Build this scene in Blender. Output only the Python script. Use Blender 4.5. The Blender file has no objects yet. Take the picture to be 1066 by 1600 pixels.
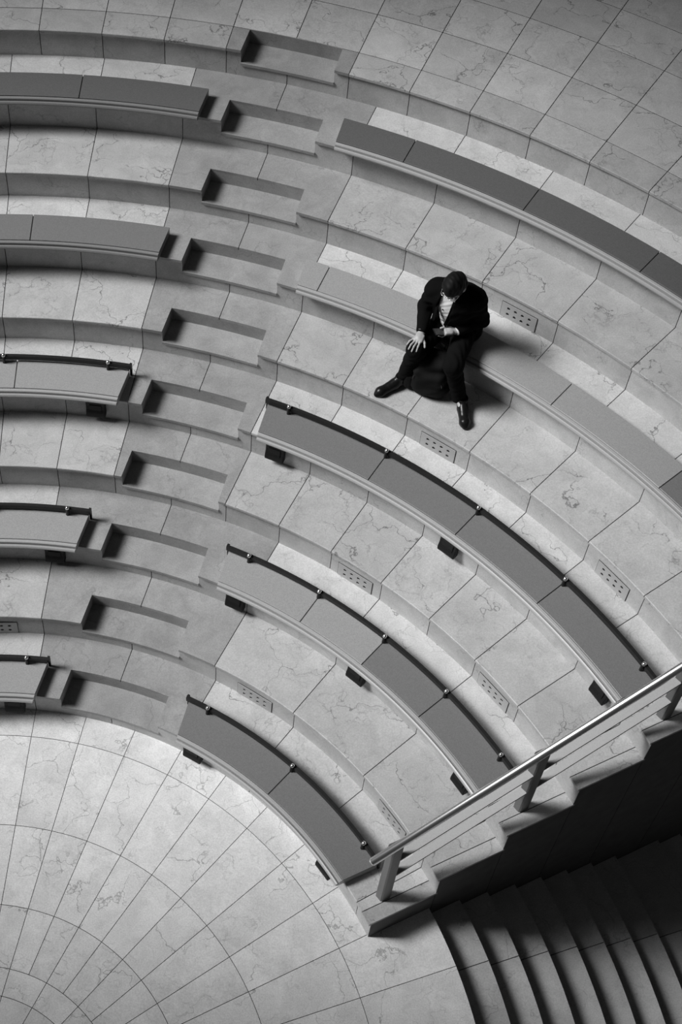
import bpy, bmesh, math, random
import numpy as np
from mathutils import Vector, Matrix

# ---------------------------------------------------------------- units
# The plan was surveyed in units of 1/0.33 of two half risers; S turns them into metres.
S = 0.87
random.seed(4)
D2R = math.pi / 180
scene = bpy.context.scene
col = scene.collection

# ---------------------------------------------------------------- camera
CAM = (2.0144, -2.8264, 13.3148)
PITCH, ROLL, FPX = 0.9179, 0.0452, 2450.98
PPX, PPY = 393.0, 620.0
cam = bpy.data.cameras.new('camera')
cam_o = bpy.data.objects.new('camera', cam)
col.objects.link(cam_o)
fw = Vector((0, math.cos(PITCH), -math.sin(PITCH)))
rt = Vector((1, 0, 0))
up = rt.cross(fw)
r2 = math.cos(ROLL) * rt + math.sin(ROLL) * up
u2 = -math.sin(ROLL) * rt + math.cos(ROLL) * up
m = Matrix((r2, u2, -fw)).transposed().to_4x4()
m.translation = Vector(CAM) * S
cam_o.matrix_world = m
cam.sensor_fit = 'VERTICAL'
cam.sensor_height = 36.0
cam.lens = FPX / 1600 * 36.0
cam.shift_x = (533 - PPX) / 1600
cam.shift_y = -(800 - PPY) / 1600
cam.clip_end = 200
scene.camera = cam_o

# ---------------------------------------------------------------- world, light, exposure
world = bpy.data.worlds.new('world')
scene.world = world
world.use_nodes = True
world.node_tree.nodes['Background'].inputs[0].default_value = (1, 1, 1, 1)
world.node_tree.nodes['Background'].inputs[1].default_value = 0.03

def area_light(name, target, direction, dist, size, power, spread=180):
    l = bpy.data.lights.new(name, 'AREA')
    l.shape = 'RECTANGLE'
    l.size, l.size_y = size
    l.energy = power
    l.spread = math.radians(spread)
    o = bpy.data.objects.new(name, l)
    col.objects.link(o)
    d = Vector(direction).normalized()
    o.location = Vector(target) + d * dist
    o.rotation_euler = d.to_track_quat('Z', 'Y').to_euler()
    return o

# assumed unseen soft light, high on the side away from the descending stairs
area_light('assumed_side_light', (2.5, 4.75, 0.8), (-1.0, 0.0, 1.0), 12.2, (7.2, 7.4), 252, 27)  # cone narrowed and aimed to add a bright pool that fades outward

scene.view_settings.view_transform = 'Standard'
scene.view_settings.look = 'None'
scene.view_settings.gamma = 1
scene.view_settings.use_curve_mapping = False
scene.view_settings.exposure = 0.0

# ---------------------------------------------------------------- materials
def new_mat(name):
    mt = bpy.data.materials.new(name)
    mt.use_nodes = True
    nt = mt.node_tree
    b = nt.nodes['Principled BSDF']
    return mt, nt, b

def marble(name, base, vein=0.68, rough=0.38, cloud=0.16, vein_scale=1.9, spread=0.10):
    mt, nt, b = new_mat(name)
    N, L = nt.nodes, nt.links
    geo = N.new('ShaderNodeNewGeometry')
    inf = N.new('ShaderNodeObjectInfo')
    mul = N.new('ShaderNodeVectorMath'); mul.operation = 'MULTIPLY'
    cmb = N.new('ShaderNodeCombineXYZ')
    for i in range(3):
        L.new(inf.outputs['Random'], cmb.inputs[i])
    L.new(cmb.outputs[0], mul.inputs[0]); mul.inputs[1].default_value = (37.0, 53.0, 29.0)
    add = N.new('ShaderNodeVectorMath'); add.operation = 'ADD'
    L.new(geo.outputs['Position'], add.inputs[0]); L.new(mul.outputs[0], add.inputs[1])
    # wobble
    wn = N.new('ShaderNodeTexNoise'); wn.inputs['Scale'].default_value = 5.0; wn.inputs['Detail'].default_value = 5.0
    L.new(add.outputs[0], wn.inputs['Vector'])
    sub = N.new('ShaderNodeVectorMath'); sub.operation = 'SUBTRACT'; sub.inputs[1].default_value = (.5, .5, .5)
    L.new(wn.outputs['Color'], sub.inputs[0])
    sc = N.new('ShaderNodeVectorMath'); sc.operation = 'SCALE'; sc.inputs['Scale'].default_value = 0.42
    L.new(sub.outputs[0], sc.inputs[0])
    ad2 = N.new('ShaderNodeVectorMath'); ad2.operation = 'ADD'
    L.new(add.outputs[0], ad2.inputs[0]); L.new(sc.outputs[0], ad2.inputs[1])
    vo = N.new('ShaderNodeTexVoronoi'); vo.feature = 'DISTANCE_TO_EDGE'; vo.inputs['Scale'].default_value = vein_scale
    L.new(ad2.outputs[0], vo.inputs['Vector'])
    mr = N.new('ShaderNodeMapRange'); mr.inputs['From Min'].default_value = 0.0; mr.inputs['From Max'].default_value = 0.011
    mr.inputs['To Min'].default_value = 1.0; mr.inputs['To Max'].default_value = 0.0
    L.new(vo.outputs['Distance'], mr.inputs['Value'])
    mk = N.new('ShaderNodeTexNoise'); mk.inputs['Scale'].default_value = 2.6; mk.inputs['Detail'].default_value = 2.0
    L.new(add.outputs[0], mk.inputs['Vector'])
    mkr = N.new('ShaderNodeMapRange'); mkr.inputs['From Min'].default_value = 0.43; mkr.inputs['From Max'].default_value = 0.57
    L.new(mk.outputs['Fac'], mkr.inputs['Value'])
    vm = N.new('ShaderNodeMath'); vm.operation = 'MULTIPLY'
    L.new(mr.outputs[0], vm.inputs[0]); L.new(mkr.outputs[0], vm.inputs[1])
    vm2 = N.new('ShaderNodeMath'); vm2.operation = 'MULTIPLY'; vm2.inputs[1].default_value = vein
    L.new(vm.outputs[0], vm2.inputs[0])
    # finer hairline veins
    vf = N.new('ShaderNodeTexVoronoi'); vf.feature = 'DISTANCE_TO_EDGE'; vf.inputs['Scale'].default_value = vein_scale * 2.7
    L.new(ad2.outputs[0], vf.inputs['Vector'])
    mf = N.new('ShaderNodeMapRange'); mf.inputs['From Min'].default_value = 0.0; mf.inputs['From Max'].default_value = 0.028
    mf.inputs['To Min'].default_value = 0.42 * vein; mf.inputs['To Max'].default_value = 0.0
    L.new(vf.outputs['Distance'], mf.inputs['Value'])
    mk2 = N.new('ShaderNodeTexNoise'); mk2.inputs['Scale'].default_value = 4.0; mk2.inputs['Detail'].default_value = 3.0
    L.new(ad2.outputs[0], mk2.inputs['Vector'])
    mkr2 = N.new('ShaderNodeMapRange'); mkr2.inputs['From Min'].default_value = 0.46; mkr2.inputs['From Max'].default_value = 0.62
    L.new(mk2.outputs['Fac'], mkr2.inputs['Value'])
    fm = N.new('ShaderNodeMath'); fm.operation = 'MULTIPLY'; L.new(mf.outputs[0], fm.inputs[0]); L.new(mkr2.outputs[0], fm.inputs[1])
    vmx = N.new('ShaderNodeMath'); vmx.operation = 'MAXIMUM'; L.new(vm2.outputs[0], vmx.inputs[0]); L.new(fm.outputs[0], vmx.inputs[1])
    vm2 = vmx
    # clouds, grain
    cl = N.new('ShaderNodeTexNoise'); cl.inputs['Scale'].default_value = 4.5; cl.inputs['Detail'].default_value = 6.0; cl.inputs['Roughness'].default_value = 0.62
    L.new(ad2.outputs[0], cl.inputs['Vector'])
    clr = N.new('ShaderNodeMapRange'); clr.inputs['From Min'].default_value = 0.3; clr.inputs['From Max'].default_value = 0.7
    clr.inputs['To Min'].default_value = 1.0 - cloud; clr.inputs['To Max'].default_value = 1.0 + cloud * 0.5
    L.new(cl.outputs['Fac'], clr.inputs['Value'])
    gr = N.new('ShaderNodeTexNoise'); gr.inputs['Scale'].default_value = 95.0; gr.inputs['Detail'].default_value = 3.0
    L.new(add.outputs[0], gr.inputs['Vector'])
    grr = N.new('ShaderNodeMapRange'); grr.inputs['From Min'].default_value = 0.3; grr.inputs['From Max'].default_value = 0.7
    grr.inputs['To Min'].default_value = 0.87; grr.inputs['To Max'].default_value = 1.10
    L.new(gr.outputs['Fac'], grr.inputs['Value'])
    rr = N.new('ShaderNodeMapRange'); rr.inputs['To Min'].default_value = 1 - spread; rr.inputs['To Max'].default_value = 1 + spread * 0.6
    L.new(inf.outputs['Random'], rr.inputs['Value'])
    p1 = N.new('ShaderNodeMath'); p1.operation = 'MULTIPLY'; L.new(clr.outputs[0], p1.inputs[0]); L.new(grr.outputs[0], p1.inputs[1])
    p2 = N.new('ShaderNodeMath'); p2.operation = 'MULTIPLY'; L.new(p1.outputs[0], p2.inputs[0]); L.new(rr.outputs[0], p2.inputs[1])
    p3 = N.new('ShaderNodeMath'); p3.operation = 'MULTIPLY'; L.new(p2.outputs[0], p3.inputs[0]); p3.inputs[1].default_value = base
    inv = N.new('ShaderNodeMath'); inv.operation = 'SUBTRACT'; inv.inputs[0].default_value = 1.0; L.new(vm2.outputs[0], inv.inputs[1])
    p4 = N.new('ShaderNodeMath'); p4.operation = 'MULTIPLY'; L.new(p3.outputs[0], p4.inputs[0]); L.new(inv.outputs[0], p4.inputs[1])
    cc = N.new('ShaderNodeCombineColor')
    for i in range(3):
        L.new(p4.outputs[0], cc.inputs[i])
    L.new(cc.outputs[0], b.inputs['Base Color'])
    b.inputs['Roughness'].default_value = rough
    b.inputs['Specular IOR Level'].default_value = 0.35
    return mt

def plain(name, g, rough=0.5, metal=0.0, grain=0.0, gscale=60.0, spec=0.5, stretch=None):
    mt, nt, b = new_mat(name)
    N, L = nt.nodes, nt.links
    b.inputs['Base Color'].default_value = (g, g, g, 1)
    b.inputs['Roughness'].default_value = rough
    b.inputs['Metallic'].default_value = metal
    b.inputs['Specular IOR Level'].default_value = spec
    tc = N.new('ShaderNodeTexCoord')
    vec = tc.outputs['Object']
    if stretch:
        mp = N.new('ShaderNodeMapping'); mp.inputs['Scale'].default_value = stretch
        L.new(vec, mp.inputs['Vector']); vec = mp.outputs[0]
    ns = N.new('ShaderNodeTexNoise'); ns.inputs['Scale'].default_value = gscale; ns.inputs['Detail'].default_value = 4.0
    L.new(vec, ns.inputs['Vector'])
    mr = N.new('ShaderNodeMapRange'); mr.inputs['From Min'].default_value = 0.3; mr.inputs['From Max'].default_value = 0.7
    mr.inputs['To Min'].default_value = g * (1 - grain); mr.inputs['To Max'].default_value = g * (1 + grain)
    L.new(ns.outputs['Fac'], mr.inputs['Value'])
    cc = N.new('ShaderNodeCombineColor')
    for i in range(3):
        L.new(mr.outputs[0], cc.inputs[i])
    L.new(cc.outputs[0], b.inputs['Base Color'])
    return mt

M = {
    'marble': marble('pale_veined_marble', 0.50),
    'tread': marble('pale_veined_marble_tread', 0.45, rough=0.42),
    'ledge': marble('pale_marble_ledge', 0.53, rough=0.5),
    'riser': marble('honed_marble_riser', 0.47, vein=0.35, rough=0.5, cloud=0.18, vein_scale=2.3),
    'aisle': marble('fine_grained_marble_aisle', 0.315, vein=0.25, rough=0.45, cloud=0.2, vein_scale=1.5),
    'stage': marble('pale_polished_marble_stage', 0.72, vein=0.5, rough=0.3, vein_scale=2.0, spread=0.07),
    'stair': marble('honed_marble_stair', 0.43, vein=0.35, rough=0.5),
    'grout': plain('dark_grout', 0.05, 0.9, grain=0.3),
    'wall': plain('side_wall_stone', 0.085, 0.7, grain=0.15, gscale=9),
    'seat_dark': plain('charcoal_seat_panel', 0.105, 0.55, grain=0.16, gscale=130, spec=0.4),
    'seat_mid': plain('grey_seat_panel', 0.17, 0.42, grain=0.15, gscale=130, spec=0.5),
    'seat_sheen': plain('grey_seat_panel_sheen', 0.31, 0.40, grain=0.15, gscale=130, spec=0.5),  # lighter panel tone, with gloss sheen put into the colour
    'bench_edge': plain('moulded_bench_edge', 0.36, 0.34, grain=0.08, gscale=120),
    'bench_edge_shaded': plain('moulded_bench_edge_shaded', 0.21, 0.32, grain=0.08, gscale=120),  # same moulding, with the shade across the aisle put into the colour
    'bench_core': plain('bench_core', 0.06, 0.7, grain=0.1),
    'black_metal': plain('black_painted_metal', 0.014, 0.5, grain=0.2, spec=0.3),
    'iron': plain('black_cast_iron', 0.008, 0.6, grain=0.3, gscale=80, spec=0.2),
    'chrome': plain('polished_chrome', 0.92, 0.24, metal=1.0),
    'steel': plain('satin_steel', 0.30, 0.6, metal=0.1, grain=0.06, gscale=90),
    'rail_steel': plain('polished_rail_steel', 0.95, 0.30, metal=1.0),
    'post_steel': plain('satin_steel_post', 0.20, 0.38, metal=0.55, grain=0.06, gscale=90),
    'vent': plain('stone_vent_plate', 0.38, 0.5, grain=0.12, gscale=140),
    'hole_backing': plain('vent_hole_shade', 0.008, 0.9, grain=0.2),
    'suit': plain('black_wool', 0.0045, 0.9, grain=0.3, gscale=300, spec=0.05),
    'trouser': plain('black_trouser_wool', 0.005, 0.9, grain=0.3, gscale=300, spec=0.06),
    'shirt': plain('white_cotton', 0.62, 0.8, grain=0.08, gscale=160, spec=0.2),
    'skin': plain('skin', 0.34, 0.5, grain=0.08, gscale=60),
    'hair': plain('black_hair', 0.006, 0.6, grain=0.4, gscale=260, spec=0.12, stretch=(1, 6, 1)),
    'shoe': plain('black_leather', 0.008, 0.3, grain=0.2, spec=0.22),
    'bag': plain('black_nylon', 0.008, 0.75, grain=0.35, gscale=240, spec=0.1),
    'button': plain('black_button', 0.01, 0.4),
    'phone': plain('black_phone', 0.015, 0.2),
    'screen': plain('phone_glass', 0.05, 0.08),
    'strap': plain('grey_webbing', 0.22, 0.7, grain=0.2, gscale=200),
}

# ---------------------------------------------------------------- helpers
def link(name, me, mat, parent=None):
    o = bpy.data.objects.new(name, me)
    col.objects.link(o)
    if mat is not None and not me.materials:
        me.materials.append(mat)
    if parent is not None:
        o.parent = parent
    return o

def tag(o, label=None, cat=None, group=None, kind=None):
    if label: o['label'] = label
    if cat: o['category'] = cat
    if group: o['group'] = group
    if kind: o['kind'] = kind
    return o

def empty(name, loc=(0, 0, 0), rz=0.0):
    o = bpy.data.objects.new(name, None)
    o.empty_display_size = 0.1
    o.location = loc
    o.rotation_euler = (0, 0, rz)
    col.objects.link(o)
    return o

def mesh(name, verts, faces, smooth=False):
    me = bpy.data.meshes.new(name)
    me.from_pydata([tuple(v) for v in verts], [], faces)
    me.validate()
    bm = bmesh.new(); bm.from_mesh(me)
    bmesh.ops.recalc_face_normals(bm, faces=bm.faces)
    bm.to_mesh(me); bm.free()
    if smooth:
        for p in me.polygons: p.use_smooth = True
    return me

def pol(r, th, z):
    a = th * D2R
    return (r * math.cos(a) * S, r * math.sin(a) * S, z * S)

def prism(name, pts, z0, z1):
    """pts: plan outline [(x,y)] in survey units"""
    n = len(pts)
    v = [(x * S, y * S, z0 * S) for x, y in pts] + [(x * S, y * S, z1 * S) for x, y in pts]
    f = [list(range(n))[::-1], list(range(n, 2 * n))]
    f += [(i, (i + 1) % n, n + (i + 1) % n, n + i) for i in range(n)]
    return mesh(name, v, f)

def join_meshes(name, meshes):
    bm = bmesh.new()
    for me in meshes:
        bm.from_mesh(me)
    out = bpy.data.meshes.new(name)
    bm.to_mesh(out); bm.free()
    for me in meshes:
        bpy.data.meshes.remove(me)
    return out

def arc(r, t0, t1, n=None):
    if n is None: n = max(2, int(abs(t1 - t0) / 1.9) + 1)
    return [(r * math.cos((t0 + (t1 - t0) * i / n) * D2R), r * math.sin((t0 + (t1 - t0) * i / n) * D2R)) for i in range(n + 1)]

def sweep(name, prof, th_of, n, closed=True, smooth=False):
    """prof: [(r,z)] closed section, th_of(r,t) -> degrees"""
    k = len(prof)
    v, f = [], []
    for i in range(n + 1):
        for r, z in prof:
            v.append(pol(r, th_of(r, i / n), z))
    for i in range(n):
        for j in range(k):
            a, b = i * k + j, i * k + (j + 1) % k
            f.append((a, b, b + k, a + k))
    f.append(list(range(k))[::-1]); f.append([n * k + j for j in range(k)])
    return mesh(name, v, f, smooth)

GAP = 0.0075
AX = 76.07          # aisle axis
WALL = 27.25        # end plane of the tiers
TL = 112.0          # far end of the tiers
H = 0.33
RR = [0, 3.609, 4.225, 4.823, 5.440, 6.052, 6.683, 7.307, 7.935, 8.571, 9.2275, 15.1]
R11 = 9.536
NOSE = 0.022
T = 0.032           # slab thickness
GR = 0.005          # joints are filled with dark grout to just below the surface
CUTW, CUTD = 0.468, 0.285
PITCHES = {1: 11.36, 2: 11.36, 3: 11.36}
def pitch(k):
    return PITCHES.get(k, 5.69)
def lev(k):
    return k * H
ax_d = (math.cos(AX * D2R), math.sin(AX * D2R))
ax_n = (-ax_d[1], ax_d[0])      # towards larger angles
def aisle_pt(along, side):
    return (ax_d[0] * along + ax_n[0] * side, ax_d[1] * along + ax_n[1] * side)
w_d = (math.cos(WALL * D2R), math.sin(WALL * D2R))
w_n = (-w_d[1], w_d[0])
def wall_pt(u, off):
    return (w_d[0] * u + w_n[0] * off, w_d[1] * u + w_n[1] * off)
def off_th(r, off):             # angle of a line parallel to the end plane
    return WALL + math.asin(off / r) / D2R
def grid(k_pitch, lo, hi):
    out = []
    n = int((lo - AX) / k_pitch) - 1
    while True:
        t = AX + n * k_pitch
        if t >= hi: break
        if t > lo: out.append(t)
        n += 1
    return out
ORD = ['', 'first', 'second', 'third', 'fourth', 'fifth', 'sixth', 'seventh', 'eighth', 'ninth', 'tenth']

def tread_mesh(name, r0, r1, z, dth, bev=0.007):
    """slab centred on angle 0"""
    prof = [(r0, z - T), (r0, z - bev), (r0 + bev * .4, z - bev * .3), (r0 + bev, z), (r1, z), (r1, z - T)]
    h = dth / 2
    def th(r, t):
        g = GAP / 2 / r / D2R
        return (-h + g) + (2 * h - 2 * g) * t
    return sweep(name, prof, th, max(2, int(dth / 1.9) + 1))

def riser_mesh(name, r, z0, z1, dth, th_=0.028):
    prof = [(r, z0), (r, z1), (r + th_, z1), (r + th_, z0)]
    h = dth / 2
    def th(rr, t):
        g = GAP / 2 / r / D2R
        return (-h + g) + (2 * h - 2 * g) * t
    return sweep(name, prof, th, max(2, int(dth / 1.9) + 1))

def place(name, me, mat, parent, th):
    o = link(name, me, mat, parent)
    o.rotation_euler = (0, 0, th * D2R)
    return o

# ---------------------------------------------------------------- the tiers
steps = {}
for k in range(1, 11):
    z0, z1 = lev(k - 1), lev(k)
    zm = (z0 + z1) / 2
    r, rn = RR[k], RR[k + 1]
    pk = pitch(k)
    # core of the tier, dark in the joints
    ri = r + 0.03
    t_in = off_th(ri, 0.02); t_out = off_th(rn + .03, 0.02)
    ca = AX - math.asin((CUTW + .012) / ri) / D2R; cb = AX + math.asin((CUTW + .012) / ri) / D2R
    rb = (r + CUTD if k < 10 else R11) + 0.03
    cab = AX - math.asin((CUTW + .012) / rb) / D2R; cbb = AX + math.asin((CUTW + .012) / rb) / D2R
    full = arc(ri, t_in, TL, 50) + arc(rn + .03, TL, t_out, 60)
    notched = arc(ri, t_in, ca, 30) + arc(rb, cab, cbb, 8) + arc(ri, cb, TL, 30) + arc(rn + .03, TL, t_out, 60)
    core = join_meshes('terrace_core', [prism('a', full, z0 - .30, zm - GR), prism('b', notched, zm - GR, z1 - GR)])
    lab = 'marble tier with joints, %s one up from the round stage floor' % ORD[k]
    step = tag(link('terrace_step', core, M['grout']), lab, 'step', kind='structure')
    steps[k] = step
    # risers -----------------------------------------------------
    rp = 3.815 if k == 10 else (pk if k < 4 else 5.69)
    lo_t, hi_t = AX - rp, AX + rp          # the two panels flanking the axis are notched
    gl = [t for t in grid(rp, WALL, TL)]
    edges = gl + [TL]
    rm = riser_mesh('riser_slab', r, z0, z1 - T, rp)
    for a, b in zip(edges[:-1], edges[1:]):
        if a >= lo_t - .1 and b <= hi_t + .1: continue
        if abs((b - a) - rp) > .01:
            place('riser_slab', riser_mesh('riser_slab', r, z0, z1 - T, b - a), M['riser'], step, (a + b) / 2)
        else:
            place('riser_slab', rm, M['riser'], step, (a + b) / 2)
    a, b = WALL, gl[0]
    place('riser_slab', riser_mesh('riser_slab', r, z0, z1 - T, b - a), M['riser'], step, (a + b) / 2)
    tc_ = math.asin(CUTW / r) / D2R
    for sgn in (-1, 1):
        # full-height flank + half-height part beneath the cut-out step
        g = GAP / 2 / r / D2R
        ts = [g, ] + [tc_ * q / 4 for q in (1, 2, 3, 4)] + [tc_ + (rp - g - tc_) * q / 3 for q in (1, 2, 3)]
        v, f = [], []
        n = len(ts)
        for rr_ in (r, r + .028):
            for zz in (z0, zm - T, z1 - T):
                for t in ts:
                    v.append(pol(rr_, AX + sgn * t, zz))
        def idx(l, row, i): return l * 3 * n + row * n + i
        for l in (0, 1):
            for i in range(n - 1):
                f.append((idx(l, 0, i), idx(l, 0, i + 1), idx(l, 1, i + 1), idx(l, 1, i)))
                if ts[i] >= tc_ - 1e-6:
                    f.append((idx(l, 1, i), idx(l, 1, i + 1), idx(l, 2, i + 1), idx(l, 2, i)))
        for i in range(n - 1):
            f.append((idx(0, 0, i), idx(1, 0, i), idx(1, 0, i + 1), idx(0, 0, i + 1)))
            row = 2 if ts[i] >= tc_ - 1e-6 else 1
            f.append((idx(0, row, i), idx(1, row, i), idx(1, row, i + 1), idx(0, row, i + 1)))
        f.append((idx(0, 0, 0), idx(1, 0, 0), idx(1, 1, 0), idx(0, 1, 0)))
        f.append((idx(0, 0, n - 1), idx(1, 0, n - 1), idx(1, 1, n - 1), idx(0, 1, n - 1)))
        f.append((idx(0, 1, n - 1), idx(1, 1, n - 1), idx(1, 2, n - 1), idx(0, 2, n - 1)))
        f.append((idx(0, 1, 4), idx(1, 1, 4), idx(1, 2, 4), idx(0, 2, 4)))
        link('riser_slab', mesh('riser_slab', v, f), M['riser'], step)
    # the half-height cut-out step: tread, back and cheeks --------
    rb0 = r + CUTD if k < 10 else R11 - .004
    rf = r - NOSE * .6
    def side_arc(rad, w, n=6):
        t = math.asin(w / rad) / D2R
        return arc(rad, AX - t, AX + t, n)
    pts = side_arc(rf, CUTW) + side_arc(rb0, CUTW)[::-1]
    link('step_slab', prism('step_slab', pts, zm - T, zm), M['aisle'], step)
    pts = side_arc(rb0, CUTW) + side_arc(rb0 + (.024 if k < 10 else .006), CUTW)[::-1]
    link('step_back', prism('step_back', pts, zm - T, z1 - (T if k < 10 else .001)), M['aisle'], step)
    for sgn in (-1, 1):
        a0 = math.sqrt(r * r - CUTW ** 2); b0 = math.sqrt(rb0 ** 2 - CUTW ** 2)
        pts = [aisle_pt(a0, sgn * CUTW), aisle_pt(b0 + .02, sgn * CUTW), aisle_pt(b0 + .02, sgn * (CUTW + .011)), aisle_pt(a0 + .005, sgn * (CUTW + .011))]
        link('step_cheek', prism('step_cheek', pts, zm - T, z1 - T), M['aisle'], step)
    # treads -----------------------------------------------------
    rf = r - NOSE
    ro = (rn if k < 10 else R11) - GAP / 2 + (.02 if k < 10 else 0)
    tp = pk if k < 10 else 3.815
    gl = grid(tp, WALL + 2.2, TL)
    edges = gl + [TL]
    tm = tread_mesh('tread_slab', rf, ro, z1, tp)
    tmat = M['ledge'] if k % 2 else M['tread']
    for a, b in zip(edges[:-1], edges[1:]):
        if a >= AX - tp - .1 and b <= AX + tp + .1: continue
        me = tm if abs((b - a) - tp) < .01 else tread_mesh('tread_slab', rf, ro, z1, b - a)
        place('tread_slab', me, tmat, step, (a + b) / 2)
    # flanking aisle slabs, notched
    for sgn in (-1, 1):
        gi = GAP / 2 / rf / D2R; go = GAP / 2 / ro / D2R
        tcf = math.asin(CUTW / rf) / D2R; tcb = math.asin(CUTW / rb0) / D2R
        if k < 10:
            pts = (arc(rf, AX + sgn * (tp - gi), AX + sgn * tcf) + arc(rb0, AX + sgn * tcb, AX + sgn * go, 5)
                   + arc(ro, AX + sgn * go, AX + sgn * (tp - go)))
        else:
            tcb = math.asin(CUTW / ro) / D2R
            pts = arc(rf, AX + sgn * (tp - gi), AX + sgn * tcf) + arc(ro, AX + sgn * tcb, AX + sgn * (tp - go))
        link('tread_slab', prism('tread_slab', pts, z1 - T, z1), M['aisle'], step)
    # slab against the border strip, and the border strip itself
    bo = .122
    te0, te1 = off_th(rf, bo + GAP / 2), off_th(ro, bo + GAP / 2)
    g0 = GAP / 2 / rf / D2R
    pts = arc(rf, te0, gl[0] - g0, 3) + arc(ro, gl[0] - g0 * rf / ro, te1, 3)
    link('tread_slab', prism('tread_slab', pts, z1 - T, z1), tmat, step)
    pts = arc(rf, WALL, off_th(rf, bo - GAP / 2), 1) + arc(ro, off_th(ro, bo - GAP / 2), WALL, 1)
    link('border_slab', prism('border_slab', pts, z1 - T, z1), M['tread'], step)

# ---------------------------------------------------------------- upper floor behind the last tier
zt = lev(10)
uf = tag(link('upper_floor', prism('upper_floor', arc(R11, WALL, TL, 50) + arc(15.1, TL, WALL, 60), zt - .2, zt - GR), M['grout']),
         'upper marble floor laid in radial rows behind the top tier', 'floor', kind='structure')
rings = [R11 + .606 * i + (.010 if i else 0) for i in range(10)]
for r0, r1 in zip(rings[:-1], rings[1:]):
    me = tread_mesh('floor_slab', r0 + GAP * .7, r1 - GAP * .7, zt, 3.815, .002)
    for t in grid(3.815, WALL, TL - 3.8):
        place('floor_slab', me, M['marble'], uf, t + 3.815 / 2)
    t0 = grid(3.815, WALL, TL)[0]
    place('floor_slab', tread_mesh('floor_slab', r0 + GAP * .7, r1 - GAP * .7, zt, t0 - WALL, .002), M['marble'], uf, (t0 + WALL) / 2)

# ---------------------------------------------------------------- round stage floor
SP = 7.49
ST0 = 87.5
base = arc(4.15, -40, WALL - .3, 24) + arc(3.66, WALL, 220, 60) + [(-1.2, -1.6), (2.6, -2.9)]
fl = tag(link('floor', prism('floor', base, -.32, -GR), M['grout']),
         'round marble stage floor with concentric rings and radial joints', 'floor', kind='structure')
srings = [(3.343, 3.628, SP), (2.496, 3.343, SP), (1.79, 2.496, SP), (1.272, 1.79, SP), (1.047, 1.272, 2 * SP), (0.55, 1.047, 2 * SP), (0.02, .55, 4 * SP)]
FG = 0.0055
def stage_slab(r0, r1, dth):
    prof = [(r0 + FG / 2, -T), (r0 + FG / 2, 0), (r1 - FG / 2, 0), (r1 - FG / 2, -T)]
    h = dth / 2
    def th(r, t):
        g = min(FG / 2 / r / D2R, h * .4)
        return (-h + g) + (2 * h - 2 * g) * t
    return sweep('floor_slab', prof, th, max(3, int(dth / 1.5)))
for i, (r0, r1, sp) in enumerate(srings):
    me = stage_slab(r0, r1, sp)
    n0 = -8 if i == 0 else -15
    n = n0 if i else -8
    t = ST0 + SP * n0
    while t < 200:
        place('floor_slab', me, M['stage'], fl, t + sp / 2)
        t += sp
# the row that runs on past the tier wall to the head of the stairs
me = stage_slab(3.343, 4.205, SP)
for n in range(-16, -8):
    place('floor_slab', me, M['stage'], fl, ST0 + SP * n + SP / 2)

# ---------------------------------------------------------------- stairs going down beside the tier wall
SR = [4.205, 4.515, 4.825, 5.137, 5.448, 5.756, 6.068, 6.380, 6.915, 7.225, 7.535]
sc_ = []
for i in range(len(SR) - 1):
    zt_ = -.165 * (i + 1)
    sc_.append(prism('s', arc(SR[i] - .06, -30, WALL - .05, 24) + arc(SR[i + 1] - .02, WALL - .05, -30, 24), zt_ - .5, zt_ - GR))
stair = tag(link('staircase', join_meshes('staircase', sc_), M['grout']),
            'curved marble staircase going down beside the dark side wall', 'stairs', kind='structure')
for i in range(len(SR) - 1):
    zt_ = -.165 * (i + 1)
    r0, r1 = SR[i] - .03, SR[i + 1] + .012
    me = tread_mesh('stair_tread', r0, r1, zt_, SP, .002)
    rm = riser_mesh('stair_riser', SR[i] - .02, zt_, zt_ + .165 - T, SP, .018)
    for n in range(-15, -9):
        th = ST0 + SP * n + SP / 2
        place('stair_tread', me, M['stair'], stair, th)
        place('stair_riser', rm, M['stair'], stair, th)
    tb = ST0 + SP * -9
    place('stair_tread', tread_mesh('stair_tread', r0, r1, zt_, WALL - tb, .002), M['stair'], stair, (WALL + tb) / 2)
    place('stair_riser', riser_mesh('stair_riser', SR[i] - .02, zt_, zt_ + .165 - T, WALL - tb, .018), M['stair'], stair, (WALL + tb) / 2)
zl_ = -.165 * 11
lf = tag(link('lower_floor', prism('lower_floor', arc(7.5, -40, WALL, 24) + arc(12, WALL, -40, 24), zl_ - .2, zl_), M['stair']),
         'lower floor at the foot of the curved stairs', 'floor', kind='structure')

# ---------------------------------------------------------------- side wall under the ends of the tiers
ws = tag(empty('wall_side'), 'dark stone side wall stepping up beside the stairs', 'wall', kind='structure')
for k in range(1, 11):
    a, b = RR[k], RR[k + 1]
    if k == 10: b = 15.1
    pts = [wall_pt(a + .003, 0.001), wall_pt(b - .003, 0.001), wall_pt(b - .003, .02), wall_pt(a + .003, .02)]
    link('wall_panel', prism('wall_panel', pts, -2.1, lev(k) - T), M['wall'], ws)

# ---------------------------------------------------------------- benches
def bench_prof(rk, z):
    pr = [(-.03, .006), (-.03, .012), (-.078, .014), (-.100, .022), (-.112, .036), (-.114, .050), (-.107, .063), (-.096, .069),
          (-.090, .066), (-.088, .052), (-.082, .052), (-.080, .082), (-.074, .088), (-.052, .090), (-.052, .083), (.276, .083), (.276, .006)]
    return [(rk + a, z + b) for a, b in pr]

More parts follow.
